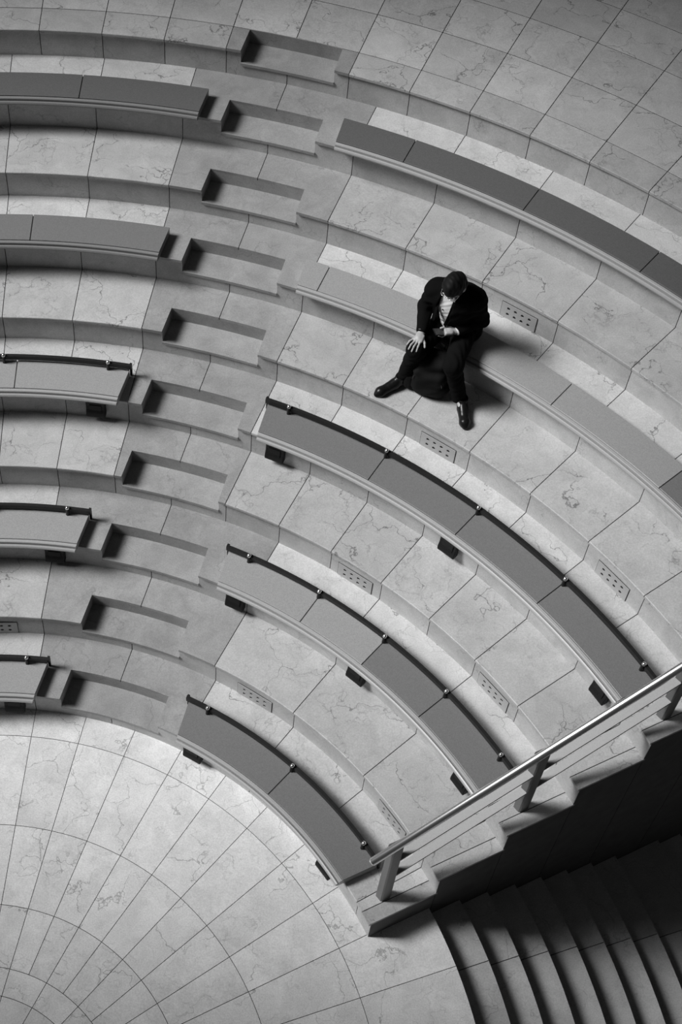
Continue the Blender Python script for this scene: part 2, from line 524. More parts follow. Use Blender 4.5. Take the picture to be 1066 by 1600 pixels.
def make_bench(k, side, label, joints, seat, edge, knobs=None, brackets=None):
    rk, z = RR[k], lev(k)
    b = tag(empty('curved_bench', pol(rk, joints[len(joints) // 2] if joints else AX, z)), label, 'bench', 'curved benches set along the marble tiers')
    bpos = Vector(b.location)
    def child(name, me, mat, parent=b):
        me.transform(Matrix.Translation(-bpos))
        return link(name, me, mat, parent)
    E1 = .675
    if not isinstance(seat, list): seat = [seat]
    if side == 'r':
        def t0(r): return AX - math.asin(E1 / r) / D2R
        def t1(r): return WALL + math.asin(.40 / r) / D2R
    else:
        def t0(r): return AX + math.asin(E1 / r) / D2R
        def t1(r): return TL - 1.0
    child('bench_edge', sweep('bench_edge', bench_prof(rk, z), lambda r, t: t0(r) + (t1(r) - t0(r)) * t, 44, smooth=False), edge)
    # seat panels
    js = sorted(joints, reverse=(side == 'r'))
    ends = [None] + js + [None]
    prof = [(rk - .049, z + .084), (rk - .049, z + .097), (rk - .045, z + .100), (rk + .279, z + .100), (rk + .279, z + .084)]
    for pi_, (a, c) in enumerate(zip(ends[:-1], ends[1:])):
        def th(r, t, a=a, c=c):
            g = .005 / r / D2R * (1 if side == 'l' else -1)
            s0 = t0(r) if a is None else a + g
            s1 = t1(r) if c is None else c - g
            return s0 + (s1 - s0) * t
        child('seat_panel', sweep('seat_panel', prof, th, 12), seat[min(pi_, len(seat) - 1)])
    # back rail, knobs
    if knobs:
        pr = [(rk + .258, z + .128), (rk + .258, z + .180), (rk + .288, z + .180), (rk + .288, z + .128)]
        sg = -1 if side == 'r' else 1
        def a0(r): return AX + sg * math.asin((E1 - .022) / r) / D2R
        def a1(r): return WALL + math.asin(.385 / r) / D2R if side == 'r' else TL - 1.0
        rail = child('back_rail', sweep('back_rail', pr, lambda r, t: a0(r) + (a1(r) - a0(r)) * t, 44), M['black_metal'])
        # end upright of the rail
        ups = [a0(rk + .275) + sg * .5 * .02 / rk / D2R] + ([a1(rk + .275) + .012 / rk / D2R] if side == 'r' else [])
        for ue in ups:
            w = .010 / rk / D2R
            me = sweep('rail_upright', [(rk + .286, z + .004), (rk + .286, z + .176), (rk + .304, z + .176), (rk + .304, z + .004)], lambda r, t: ue - w + 2 * w * t, 1)
            child('rail_upright', me, M['black_metal'])
        for t in knobs:
            bm = bmesh.new()
            bmesh.ops.create_uvsphere(bm, u_segments=16, v_segments=10, radius=.0195 * S, matrix=Matrix.Translation(pol(rk + .258, t, z + .194)))
            me = bpy.data.meshes.new('knob'); bm.to_mesh(me); bm.free()
            for p in me.polygons: p.use_smooth = True
            child('knob', me, M['chrome'])
            bm = bmesh.new()
            bmesh.ops.create_cone(bm, cap_ends=True, segments=14, radius1=.016 * S, radius2=.013 * S, depth=.075 * S, matrix=Matrix.Translation(pol(rk + .249, t, z + .1385)))
            me = bpy.data.meshes.new('knob_stem'); bm.to_mesh(me); bm.free()
            child('knob_stem', me, M['black_metal'])
    if brackets:
        zb = lev(k - 1) - z
        for t in brackets:
            w = .092 / rk / D2R
            pr = [(0.0, .012), (-.074, .012), (-.068, -.02), (-.055, -.06), (-.050, -.10), (-.055, -.15), (-.068, -.19), (-.073, -.22), (-.070, -.25), (0.0, -.25)]
            pr = [(rk + a - .001, z + c) for a, c in pr]
            me = sweep('bracket', pr, lambda r, q: t - w + 2 * w * q, 3)
            bm = bmesh.new(); bm.from_mesh(me)
            bmesh.ops.bevel(bm, geom=[e for e in bm.edges if e.is_manifold and e.calc_face_angle(0) > 1.0], offset=.006, segments=1, affect='EDGES')
            bm.to_mesh(me); bm.free()
            br = child('bracket', me, M['iron'])
            pw = w * .62
            pr = [(-.045, -.065), (-.060, -.08), (-.062, -.15), (-.070, -.17), (-.03, -.17), (-.02, -.065)]
            pr = [(rk + a, z + c) for a, c in pr]
            child('bracket_boss', sweep('bracket_boss', pr, lambda r, q: t - pw + 2 * pw * q, 2), M['iron'], br)
    return b

A_R = 'between the aisle and the handrail'
A_L = 'on the far side of the aisle from the handrail'
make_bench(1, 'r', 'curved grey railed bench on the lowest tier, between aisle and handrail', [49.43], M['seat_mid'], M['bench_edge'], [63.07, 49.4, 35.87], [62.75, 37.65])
make_bench(1, 'l', 'curved grey railed bench on the lowest tier, across the aisle from the handrail', [102.5], M['seat_sheen'], M['bench_edge'], [88.78, 102.5], [90.3, 108])
make_bench(3, 'r', 'curved grey railed bench on the third tier, between aisle and handrail', [57.93, 49.86, 41.73], [M['seat_sheen'], M['seat_sheen'], M['seat_mid']], M['bench_edge'], [66.08, 57.93, 49.86, 41.7, 33.71], [65.95, 50.4, 34.75])
make_bench(3, 'l', 'curved grey railed bench on the third tier, across the aisle from the handrail', [93.9, 102], M['seat_sheen'], M['bench_edge'], [85.86, 94.0, 102], [86.85, 102])
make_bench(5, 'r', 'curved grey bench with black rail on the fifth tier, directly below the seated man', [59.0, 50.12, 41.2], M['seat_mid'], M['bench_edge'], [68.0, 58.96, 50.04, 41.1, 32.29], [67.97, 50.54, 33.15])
make_bench(5, 'l', 'curved grey railed bench on the fifth tier, across the aisle from the handrail', [91.8, 100.7], M['seat_sheen'], M['bench_edge'], [83.98, 92.9, 101.8], [84.67, 100])
make_bench(7, 'r', 'long curved grey bench without rail that the man sits on', [69.2, 59.7, 50.2, 40.8], [M['seat_sheen'], M['seat_sheen'], M['seat_sheen'], M['seat_sheen'], M['seat_mid']], M['bench_edge'])
make_bench(7, 'l', 'curved grey bench without rail, across the aisle from the seated man', [91.1, 100.5], M['seat_mid'], M['bench_edge_shaded'])
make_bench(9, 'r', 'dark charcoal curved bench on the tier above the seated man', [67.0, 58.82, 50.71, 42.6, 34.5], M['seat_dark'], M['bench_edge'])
make_bench(9, 'l', 'dark charcoal curved bench without rail on the ninth tier, across the aisle', [88.44, 96.6, 104.7], M['seat_dark'], M['bench_edge_shaded'])

# ---------------------------------------------------------------- vents
def vent_mesh(w, h):
    """perforated plate in x (width) / z (height), front at y = 0, facing -y"""
    v, f = [], []
    nx, nz = 4, 2
    mx, mz = w * .10, h * .10
    xs = [-w / 2, ] + [-w / 2 + mx + (w - 2 * mx) * i / nx for i in range(nx + 1)] + [w / 2]
    zs = [0, ] + [mz + (h - 2 * mz) * i / nz for i in range(nz + 1)] + [h]
    D = .004
    for i in range(len(xs) - 1):
        for j in range(len(zs) - 1):
            x0, x1, z0, z1 = xs[i], xs[i + 1], zs[j], zs[j + 1]
            if 1 <= i <= nx and 1 <= j <= nz:
                cx, cz = (x0 + x1) / 2, (z0 + z1) / 2
                n = 16; b0 = len(v)
                for q in range(n):
                    a = 2 * math.pi * q / n + math.pi / 4
                    ca, sa = math.cos(a), math.sin(a)
                    mm = max(abs(ca), abs(sa))
                    v.append((cx + ca / mm * (x1 - x0) / 2, 0, cz + sa / mm * (z1 - z0) / 2))
                for q in range(n):
                    a = 2 * math.pi * q / n + math.pi / 4
                    v.append((cx + math.cos(a) * .0138, 0, cz + math.sin(a) * .0138))
                for q in range(n):
                    a = 2 * math.pi * q / n + math.pi / 4
                    v.append((cx + math.cos(a) * .0138, D, cz + math.sin(a) * .0138))
                for q in range(n):
                    p = (q + 1) % n
                    f.append((b0 + q, b0 + p, b0 + n + p, b0 + n + q))
                    f.append((b0 + n + q, b0 + n + p, b0 + 2 * n + p, b0 + 2 * n + q))
            else:
                b0 = len(v)
                v += [(x0, 0, z0), (x1, 0, z0), (x1, 0, z1), (x0, 0, z1)]
                f.append((b0, b0 + 1, b0 + 2, b0 + 3))
    b0 = len(v)
    v += [(-w / 2, 0, 0), (w / 2, 0, 0), (w / 2, 0, h), (-w / 2, 0, h), (-w / 2, D, 0), (w / 2, D, 0), (w / 2, D, h), (-w / 2, D, h)]
    for i in range(4):
        j = (i + 1) % 4
        f.append((b0 + i, b0 + j, b0 + 4 + j, b0 + 4 + i))
    bm = bmesh.new()
    vs = [bm.verts.new(p) for p in v]
    for q in f: bm.faces.new([vs[i] for i in q])
    bmesh.ops.remove_doubles(bm, verts=bm.verts, dist=1e-5)
    bmesh.ops.recalc_face_normals(bm, faces=bm.faces)
    me = bpy.data.meshes.new('plate'); bm.to_mesh(me); bm.free()
    return me
VW, VH = .362 * S, .186 * S
v_plate = vent_mesh(VW, VH)
def box_mesh(name, x0, x1, y0, y1, z0, z1, bev=0):
    bm = bmesh.new()
    bmesh.ops.create_cube(bm, size=1)
    for v in bm.verts:
        v.co = ((x0 + x1) / 2 + v.co.x * (x1 - x0), (y0 + y1) / 2 + v.co.y * (y1 - y0), (z0 + z1) / 2 + v.co.z * (z1 - z0))
    if bev:
        bmesh.ops.bevel(bm, geom=bm.edges[:], offset=bev, segments=2, affect='EDGES')
    me = bpy.data.meshes.new(name); bm.to_mesh(me); bm.free()
    return me
v_back = box_mesh('hole_backing', -VW / 2 - .004, VW / 2 + .004, .004, .0075, -.0005, VH + .004)  # dark sheet behind the plate, standing in for shade in the holes
vents = [(8, 56.06, 'pale vent plate with eight holes just behind the seated man'),
         (6, 56.06, 'pale eight-hole vent plate in the riser just below the man\'s feet'),
         (6, 39.13, 'eight-hole vent plate behind the fifth-tier bench, near the handrail'),
         (4, 56.2, 'eight-hole vent plate behind the third-tier bench, near the aisle'),
         (4, 39.25, 'eight-hole vent plate behind the third-tier bench, near the handrail'),
         (2, 59.1, 'eight-hole vent plate behind the lowest bench, near the aisle'),
         (2, 36.65, 'eight-hole vent plate behind the lowest bench, near the handrail\'s lower end'),
         (2, 93.15, 'eight-hole vent plate across the aisle, above the lowest bench there')]
for k, t, lab in vents:
    rr_ = RR[k] - .0085 / S - (VW / S) ** 2 / 8 / RR[k] * .35
    v = tag(empty('vent_grille', pol(rr_, t, lev(k - 1) + .004), (t - 90) * D2R), lab, 'vent', 'perforated vents in the risers')
    link('plate', v_plate, M['vent'], v)
    link('hole_backing', v_back, M['hole_backing'], v)

# ---------------------------------------------------------------- handrail
hr = tag(empty('handrail', tuple(c * S for c in wall_pt(3.81, .165)) + (lev(1) * S,)),
         'polished steel handrail with two lower bars climbing along the side wall', 'handrail')
hpos = Vector(hr.location)
def hchild(name, me, mat):
    me.transform(Matrix.Translation(-hpos))
    return link(name, me, mat, hr)
def tube_z(u): return 1.352 + .478 * (u - 3.593)
def rail_pt(u, off, z):
    x, y = wall_pt(u, off)
    return Vector((x * S, y * S, z * S))
def tube_mesh(name, a, b, r, n=20, caps=True):
    d = (b - a).normalized()
    s = d.cross(Vector((0, 0, 1))).normalized(); t = s.cross(d)
    v, f = [], []
    secs = [(0.0, r * .55), (r * .45, r)] if caps else [(0, r)]
    L = (b - a).length
    for off, rad in secs + [(L - o, q) for o, q in secs[::-1]]:
        for i in range(n):
            an = 2 * math.pi * i / n
            v.append(a + d * off + (s * math.cos(an) + t * math.sin(an)) * rad)
    k = len(v) // n
    for j in range(k - 1):
        for i in range(n):
            f.append((j * n + i, j * n + (i + 1) % n, (j + 1) * n + (i + 1) % n, (j + 1) * n + i))
    f.append(list(range(n))[::-1]); f.append([(k - 1) * n + i for i in range(n)])
    return mesh(name, v, f, True)
OFFR = .165
hchild('top_rail', tube_mesh('top_rail', rail_pt(3.585, OFFR - .008, tube_z(3.585)), rail_pt(9.3, OFFR - .008, tube_z(9.3)), .033 * S), M['rail_steel'])
pu = [3.81, 5.035, 6.27, 7.50, 8.76]
for i, u in enumerate(pu):
    zb = lev(1 + 2 * i) + .0
    zt2 = tube_z(u) - .012
    # elongated six-sided section
    sec = [(u - .058, OFFR + .030), (u - .045, OFFR - .026), (u - .035, OFFR - .036), (u + .045, OFFR - .036), (u + .058, OFFR + .004), (u + .050, OFFR + .036), (u - .048, OFFR + .036)]
    hchild('post', prism('post', [wall_pt(*q) for q in sec], zb, zt2), M['post_steel'])
def bar_mesh(name, ua, ub, dz):
    v = []
    w, t = .034, .012
    for u in (ua, ub):
        for o, q in ((-w, -t), (w, -t), (w, t), (-w, t)):
            v.append(rail_pt(u, OFFR + o, tube_z(u) + dz + q))
    return mesh(name, v, [(0, 1, 2, 3), (4, 5, 6, 7), (0, 1, 5, 4), (1, 2, 6, 5), (2, 3, 7, 6), (3, 0, 4, 7)])
for a, b in zip(pu[:-1], pu[1:]):
    for dz in (-.315, -.645):
        hchild('rail_bar', bar_mesh('rail_bar', a + .05, b - .045, dz), M['steel'])

# ---------------------------------------------------------------- implicit-surface modeller for soft shapes
class Field:
    def __init__(self, lo, hi, vox):
        self.lo = np.array(lo, float); self.v = vox
        self.n = np.ceil((np.array(hi) - self.lo) / vox).astype(int) + 1
        self.F = np.full(self.n, 1.0, np.float32)
        self.ax = [self.lo[i] + vox * np.arange(self.n[i]) for i in range(3)]
    def sub(self, lo, hi):
        a = np.clip(np.floor((np.array(lo) - self.lo) / self.v).astype(int), 0, self.n)
        b = np.clip(np.ceil((np.array(hi) - self.lo) / self.v).astype(int) + 1, 0, self.n)
        sl = tuple(slice(a[i], b[i]) for i in range(3))
        X = self.ax[0][sl[0]][:, None, None]; Y = self.ax[1][sl[1]][None, :, None]; Zz = self.ax[2][sl[2]][None, None, :]
        return sl, X, Y, Zz
    def put(self, sl, d, k, op):
        a = self.F[sl]
        if a.size == 0: return
        if op == 'add':
            h = np.maximum(k - np.abs(a - d), 0) / k if k > 0 else 0
            self.F[sl] = np.minimum(a, d) - h * h * k * .25
        elif op == 'cut':
            h = np.maximum(k - np.abs(a + d), 0) / k if k > 0 else 0
            self.F[sl] = np.maximum(a, -d) + h * h * k * .25
    def cone(self, a, b, ra, rb, k=.03, op='add', sq=(1, 1, 1)):
        a = np.array(a, float); b = np.array(b, float); R = max(ra, rb) + .07
        sl, X, Y, Zz = self.sub(np.minimum(a, b) - R, np.maximum(a, b) + R)
        d = b - a; L2 = (d * d).sum() + 1e-12
        px, py, pz = X - a[0], Y - a[1], Zz - a[2]
        t = np.clip((px * d[0] + py * d[1] + pz * d[2]) / L2, 0, 1)
        q = np.sqrt(((px - t * d[0]) * sq[0]) ** 2 + ((py - t * d[1]) * sq[1]) ** 2 + ((pz - t * d[2]) * sq[2]) ** 2) - (ra + (rb - ra) * t)
        self.put(sl, q, k, op)
    def ell(self, c, r, axes=None, k=.03, op='add'):
        c = np.array(c, float); r = np.array(r, float); R = r.max() + .07
        sl, X, Y, Zz = self.sub(c - R, c + R)
        px, py, pz = X - c[0], Y - c[1], Zz - c[2]
        A = np.eye(3) if axes is None else np.array(axes, float)
        q = [(px * A[i][0] + py * A[i][1] + pz * A[i][2]) for i in range(3)]
        k0 = np.sqrt((q[0] / r[0]) ** 2 + (q[1] / r[1]) ** 2 + (q[2] / r[2]) ** 2)
        k1 = np.sqrt((q[0] / r[0] ** 2) ** 2 + (q[1] / r[1] ** 2) ** 2 + (q[2] / r[2] ** 2) ** 2) + 1e-9
        self.put(sl, k0 * (k0 - 1) / k1, k, op)
    def box(self, c, h, axes=None, rad=.01, k=.02, op='add'):
        c = np.array(c, float); h = np.array(h, float); R = np.linalg.norm(h) + .07
        sl, X, Y, Zz = self.sub(c - R, c + R)
        px, py, pz = X - c[0], Y - c[1], Zz - c[2]
        A = np.eye(3) if axes is None else np.array(axes, float)
        q = [np.abs(px * A[i][0] + py * A[i][1] + pz * A[i][2]) - (h[i] - rad) for i in range(3)]
        o = np.sqrt(sum(np.maximum(t, 0) ** 2 for t in q)) + np.minimum(np.maximum(np.maximum(q[0], q[1]), q[2]), 0) - rad
        self.put(sl, o, k, op)
    def half(self, pt, nrm, k=.005):
        """keep the side nrm points to"""
        pt = np.array(pt, float); nrm = np.array(nrm, float); nrm /= np.linalg.norm(nrm)
        d = (self.ax[0][:, None, None] - pt[0]) * nrm[0] + (self.ax[1][None, :, None] - pt[1]) * nrm[1] + (self.ax[2][None, None, :] - pt[2]) * nrm[2]
        self.F = np.maximum(self.F, -d).astype(np.float32)
    def folds(self, amp, freq, dirv, seed=0):
        rs = np.random.RandomState(seed)
        X, Y, Zz = self.ax[0][:, None, None], self.ax[1][None, :, None], self.ax[2][None, None, :]
        tot = 0
        for i in range(4):
            w = np.array(dirv, float) + rs.uniform(-.5, .5, 3)
            ph = rs.uniform(0, 6.28)
            tot = tot + np.sin(freq * (1 + .35 * i) * (X * w[0] + Y * w[1] + Zz * w[2]) + ph + 1.5 * np.sin(9 * (X + Y * .7 - Zz * .5) + ph))
        self.F = (self.F + amp * tot / 4).astype(np.float32)
    def mesh(self, name):
        F = self.F; s = F < 0
        n = F.shape
        cnt = np.zeros((n[0] - 1, n[1] - 1, n[2] - 1), np.int16); 
        corner = s[:-1, :-1, :-1].astype(np.int8)
        tot = np.zeros(cnt.shape, np.int8)
        for dx in (0, 1):
            for dy in (0, 1):
                for dz in (0, 1):
                    tot += s[dx:n[0] - 1 + dx, dy:n[1] - 1 + dy, dz:n[2] - 1 + dz]
        cells = np.argwhere((tot > 0) & (tot < 8))
        idm = np.full(cnt.shape, -1, np.int32); idm[tuple(cells.T)] = np.arange(len(cells))
        acc = np.zeros((len(cells), 3)); num = np.zeros(len(cells))
        offs = [(x, y, z) for x in (0, 1) for y in (0, 1) for z in (0, 1)]
        vals = {o: F[cells[:, 0] + o[0], cells[:, 1] + o[1], cells[:, 2] + o[2]] for o in offs}
        for o in offs:
            for a in range(3):
                if o[a]: continue
                q = list(o); q[a] = 1; q = tuple(q)
                v0, v1 = vals[o], vals[q]
                mk = (v0 < 0) != (v1 < 0)
                t = np.where(mk, v0 / (v0 - v1 + 1e-12), 0)
                pt = np.array(o, float)[None, :].repeat(len(cells), 0); pt[:, a] += t
                acc += pt * mk[:, None]; num += mk
        V = self.lo + (cells + acc / num[:, None]) * self.v
        faces = []
        for a in range(3):
            b, c = (a + 1) % 3, (a + 2) % 3
            sl0 = [slice(1, -1)] * 3; sl0[a] = slice(0, n[a] - 1)
            sl1 = [slice(1, -1)] * 3; sl1[a] = slice(1, n[a])
            e = np.argwhere(s[tuple(sl0)] != s[tuple(sl1)])
            if not len(e): continue
            off = np.ones(3, int); off[a] = 0
            e = e + off
            q = []
            for db, dc in ((1, 1), (0, 1), (0, 0), (1, 0)):
                w = e.copy(); w[:, b] -= db; w[:, c] -= dc
                q.append(idm[tuple(w.T)])
            q = np.stack(q, 1)
            flip = s[tuple(e.T)]
            q[~flip] = q[~flip][:, ::-1]
            faces.append(q)
        Q = np.concatenate(faces)
        Q = Q[(Q >= 0).all(1)]
        me = bpy.data.meshes.new(name)
        me.vertices.add(len(V)); me.vertices.foreach_set('co', V.astype(np.float32).ravel())
        me.loops.add(len(Q) * 4); me.loops.foreach_set('vertex_index', Q.astype(np.int32).ravel())
        me.polygons.add(len(Q)); me.polygons.foreach_set('loop_start', (np.arange(len(Q)) * 4).astype(np.int32))
        me.update(calc_edges=True); me.validate()
        for p in me.polygons: p.use_smooth = True
        return me

# ---------------------------------------------------------------- the seated man
# local frame: x to his right, y forward, z up, origin on the seat
MAN_O = Vector((3.43, 5.487, (lev(7) + .100) * S))
fy = Vector((-.530, -.848, 0)); fx = Vector((-.848, .530, 0))
MAN_M = Matrix.Translation(MAN_O) @ Matrix((fx, fy, Vector((0, 0, 1)))).transposed().to_4x4()
# joints
FLOOR = (lev(6) - lev(7) - .100) * S
hipR, hipL = (.195, .02, .095), (.015, .02, .095)
kneR, kneL = (.222, .435, .120), (-.085, .400, .105)
ankR, ankL = (.300, .415, FLOOR + .085), (-.168, .335, FLOOR + .085)
shR, shL = (.278, .135, .520), (-.032, .055, .525)
elR, elL = (.335, .135, .285), (-.088, .012, .285)
wrR, wrL = (.250, .338, .215), (.025, .185, .240)
HC = np.array((.112, .190, .715))
hd = np.array((.08, .60, -.80)); hd /= np.linalg.norm(hd)
hx = np.array((1.0, 0, 0)) - hd * hd[0]; hx /= np.linalg.norm(hx)
hu = np.cross(hx, hd)
HA = [hx, hd, hu]
def hp(x, d, u): return HC + hx * x + hd * d + hu * u

BLO, BHI = (-.27, -.22, FLOOR - .02), (.50, .70, .90)
def torso(f, g):
    f.ell((.105, .0, .105), (.165 + g, .125 + g, .11 + g), k=.05)
    f.cone((.105, .02, .14), (.118, .075, .40), .118 + g, .128 + g, k=.06)
    f.cone((.205, .10, .47), (.030, .055, .475), .098 + g, .098 + g, k=.06)
    f.cone((.13, .09, .50), (.122, .125, .575), .085 + g, .058 + g, k=.05)

body = Field(BLO, BHI, .0048)
torso(body, 0)
body.cone((.12, .115, .55), HC - hu * .03, .052, .050, k=.03)
body.ell(HC, (.074, .094, .112), HA, k=.03)
body.ell(hp(0, .035, -.062), (.052, .055, .055), HA, k=.03)          # jaw
body.cone(hp(0, .088, .012), hp(0, .108, -.022), .010, .014, k=.012)   # nose
body.ell(hp(0, .084, -.058), (.024, .010, .008), HA, k=.01)           # lips
for sx in (-1, 1):
    body.ell(hp(sx * .078, -.005, -.005), (.010, .020, .032), HA, k=.012)   # ear
    body.ell(hp(sx * .030, .086, .020), (.014, .008, .010), HA, k=.008)     # lid
    body.ell(hp(sx * .030, .088, .036), (.020, .006, .005), HA, k=.008)     # brow
for s, e, w in ((shR, elR, wrR), (shL, elL, wrL)):
    body.cone(s, e, .050, .040, k=.03); body.cone(e, w, .040, .027, k=.02)
for h_, k_, a_ in ((hipR, kneR, ankR), (hipL, kneL, ankL)):
    body.cone(h_, k_, .078, .056, k=.04); body.cone(k_, a_, .054, .036, k=.03)
body.cone(ankR, (.375, .60, FLOOR + .03), .036, .022, k=.02)
body.cone(ankL, (-.285, .47, FLOOR + .03), .036, .022, k=.02)
# right hand spread over the knee
def finger(pts, r0=.0095, r1=.0072):
    n = len(pts) - 1
    for i in range(n):
        body.cone(pts[i], pts[i + 1], r0 + (r1 - r0) * i / n, r0 + (r1 - r0) * (i + 1) / n, k=.006)
HR = np.array((-.014, .012, 0.0))
body.cone(wrR, np.array((.250, .378, .214)) + HR, .025, .028, k=.02, sq=(1, 1, 1.35))
body.box(np.array((.247, .385, .212)) + HR, (.036, .036, .014), [(.98, .18, 0), (-.17, .95, -.25), (.04, .25, .97)], rad=.012, k=.015)
for pts, r0, r1 in (([(.280, .405, .210), (.298, .440, .197), (.304, .465, .175)], .0088, .0070),
                    ([(.262, .418, .208), (.271, .462, .197), (.273, .493, .171)], .0092, .0072),
                    ([(.243, .420, .207), (.243, .467, .197), (.242, .498, .169)], .0092, .0072),
                    ([(.224, .412, .208), (.216, .452, .197), (.211, .480, .172)], .0090, .0070),
                    ([(.217, .372, .208), (.190, .396, .201), (.174, .420, .188)], .0102, .0085)):
    finger([tuple(np.array(q) + HR) for q in pts], r0, r1)
# left hand closed on the phone
HL = np.array((.012, .062, .014))
PH_C = np.array((.098, .205, .232)) + HL
body.cone(wrL, np.array((.052, .160, .232)) + HL, .025, .026, k=.02)
body.box(np.array((.060, .172, .236)) + HL, (.034, .036, .016), [(.75, .66, 0), (-.66, .75, 0), (0, 0, 1)], rad=.013, k=.015)
for pts, r0, r1 in (([(.060, .203, .232), (.078, .232, .216), (.108, .236, .212)], .0092, .0072),
                    ([(.070, .196, .226), (.092, .222, .208), (.120, .222, .206)], .0092, .0072),
                    ([(.060, .186, .218), (.086, .206, .202), (.116, .206, .203)], .0092, .0072),
                    ([(.046, .176, .214), (.076, .190, .200), (.104, .190, .203)], .0085, .0068),
                    ([(.072, .152, .246), (.098, .166, .255), (.118, .192, .252)], .0105, .0085)):
    finger([tuple(np.array(q) + HL) for q in pts], r0, r1)
me = body.mesh('person')
person = link('person', me, M['skin'])
person.matrix_world = MAN_M
tag(person, 'man in black suit and white shirt sitting bent over a phone', 'person')
def pchild(name, me, mat, parent=None):
    return link(name, me, mat, parent or person)

# eyes
def sphere_mesh(name, c, r, seg=12):
    bm = bmesh.new()
    bmesh.ops.create_uvsphere(bm, u_segments=seg, v_segments=8, radius=r, matrix=Matrix.Translation(Vector(c)))
    me = bpy.data.meshes.new(name); bm.to_mesh(me); bm.free()
    for p in me.polygons: p.use_smooth = True
    return me
for sx in (-1, 1):
    pchild('eye', sphere_mesh('eye', hp(sx * .030, .086, .014), .0095), M['shirt'])

# hair
hair = Field(HC - .17, HC + .17, .005)
hair.ell(HC + hu * .008 - hd * .006, (.086, .106, .124), HA, k=.01)
hair.box(hp(0, .130, -.040), (.075, .085, .095), HA, rad=.03, k=.02, op='cut')
hair.box(hp(0, .0, -.15), (.12, .14, .07), HA, rad=.02, k=.02, op='cut')
for sx in (-1, 1):
    hair.ell(hp(sx * .085, .012, -.012), (.02, .028, .036), HA, k=.01, op='cut')
hair.folds(.006, 75, (.4, 1.0, .3), 3)
pchild('hair', hair.mesh('hair'), M['hair'])

# shirt
sh = Field((-.2, -.2, 0.0), (.45, .35, .66), .006)
torso(sh, .010)
sh.cone((.122, .118, .555), (.120, .135, .598), .066, .062, k=.02)
sh.half((0, 0, .09), (0, 0, 1)); sh.half((.12, .13, .603), (0, .35, -1))
sh.ell((.12, .155, .63), (.053, .053, .06), k=.005, op='cut')
sh.folds(.004, 60, (1, .2, .8), 5)
shirt = pchild('shirt', sh.mesh('shirt'), M['shirt'])
for s_, e_, w_, L in ((shL, elL, wrL, .02), (shR, elR, wrR, .012)):
    w_, e_ = Vector(w_), Vector(e_)
    d = (w_ - e_).normalized()
    pchild('cuff', tube_mesh('cuff', w_ - d * .045, w_ + d * (.008 if L > .015 else -.01), .037, caps=False), M['shirt'], shirt)

# jacket: torso shell and sleeves, open at the front
jk = Field((-.27, -.22, -.02), (.48, .42, .66), .0065)
torso(jk, .026)
jk.ell((.105, -.01, .085), (.205, .165, .10), k=.05)
jk.cone((.21, .125, .520), shR, .085, .078, k=.05); jk.cone((.03, .060, .525), shL, .085, .078, k=.05)
for s, e, w in ((shR, elR, wrR), (shL, elL, wrL)):
    w = tuple(np.array(w) - (np.array(w) - np.array(e)) * .12)
    jk.cone(s, e, .074, .060, k=.03); jk.cone(e, w, .060, .044, k=.03)
# wedge-shaped opening over the shirt
def opening(f, g=0):
    f.cone((.150, .36, .575), (.170, .40, .12), .050, .040, k=.004, op='cut', sq=(1, .25, 1))
def wedge(f):
    sl, X, Y, Zz = f.sub((-.1, .06, .08), (.4, .5, .66))
    t = np.clip((Zz - .10) / .48, 0, 1)
    cx = .178 - .040 * t
    hw = .030 + .026 * np.sin(np.pi * np.clip(t, 0, 1) * .75) + .006 * t
    d = np.abs(X - cx) - hw
    d = np.maximum(d, .065 + .03 * t - Y)
    d = np.maximum(d, Zz * 0 + .095 - Zz)
    f.put(sl, d.astype(np.float32) + 0 * Y, .006, 'cut')
wedge(jk)
jk.ell((.125, .150, .645), (.070, .085, .085), k=.01, op='cut')
jk.half((0, 0, .004), (0, 0, 1))
jk.folds(.006, 42, (.6, .4, 1.0), 7)
jacket = pchild('suit_jacket', jk.mesh('suit_jacket'), M['suit'])
# lapels
def lapel(name, pts, th=.010):
    n = len(pts)
    bm = bmesh.new()
    a = [bm.verts.new(p) for p in pts]; b = [bm.verts.new((p[0], p[1] - th, p[2])) for p in pts]
    bm.faces.new(a); bm.faces.new(b[::-1])
    for i in range(n): bm.faces.new((a[i], b[i], b[(i + 1) % n], a[(i + 1) % n]))
    bmesh.ops.recalc_face_normals(bm, faces=bm.faces)
    me = bpy.data.meshes.new(name); bm.to_mesh(me); bm.free(); return me
pchild('lapel', lapel('lapel', [(.195, .205, .545), (.232, .205, .500), (.246, .222, .430), (.214, .240, .280), (.200, .240, .300), (.196, .232, .42)]), M['suit'], jacket)
pchild('lapel', lapel('lapel', [(.095, .200, .545), (.058, .195, .500), (.048, .205, .430), (.106, .236, .270), (.122, .238, .300), (.104, .226, .42)]), M['suit'], jacket)
# buttons down the shirt
def on_front(x, z):
    # march from the front to the shirt surface
    fx_ = int(round((x - sh.lo[0]) / sh.v)); fz = int(round((z - sh.lo[2]) / sh.v))
    colm = sh.F[fx_, :, fz]; j = np.where(colm < 0)[0]
    return sh.lo[1] + sh.v * (j.max() if len(j) else 0)
for z in (.43, .34, .26):
    x = .158 + (.5 - z) * .03
    pchild('button', sphere_mesh('button', (x, on_front(x, z) + .004, z), .0062), M['button'], shirt)

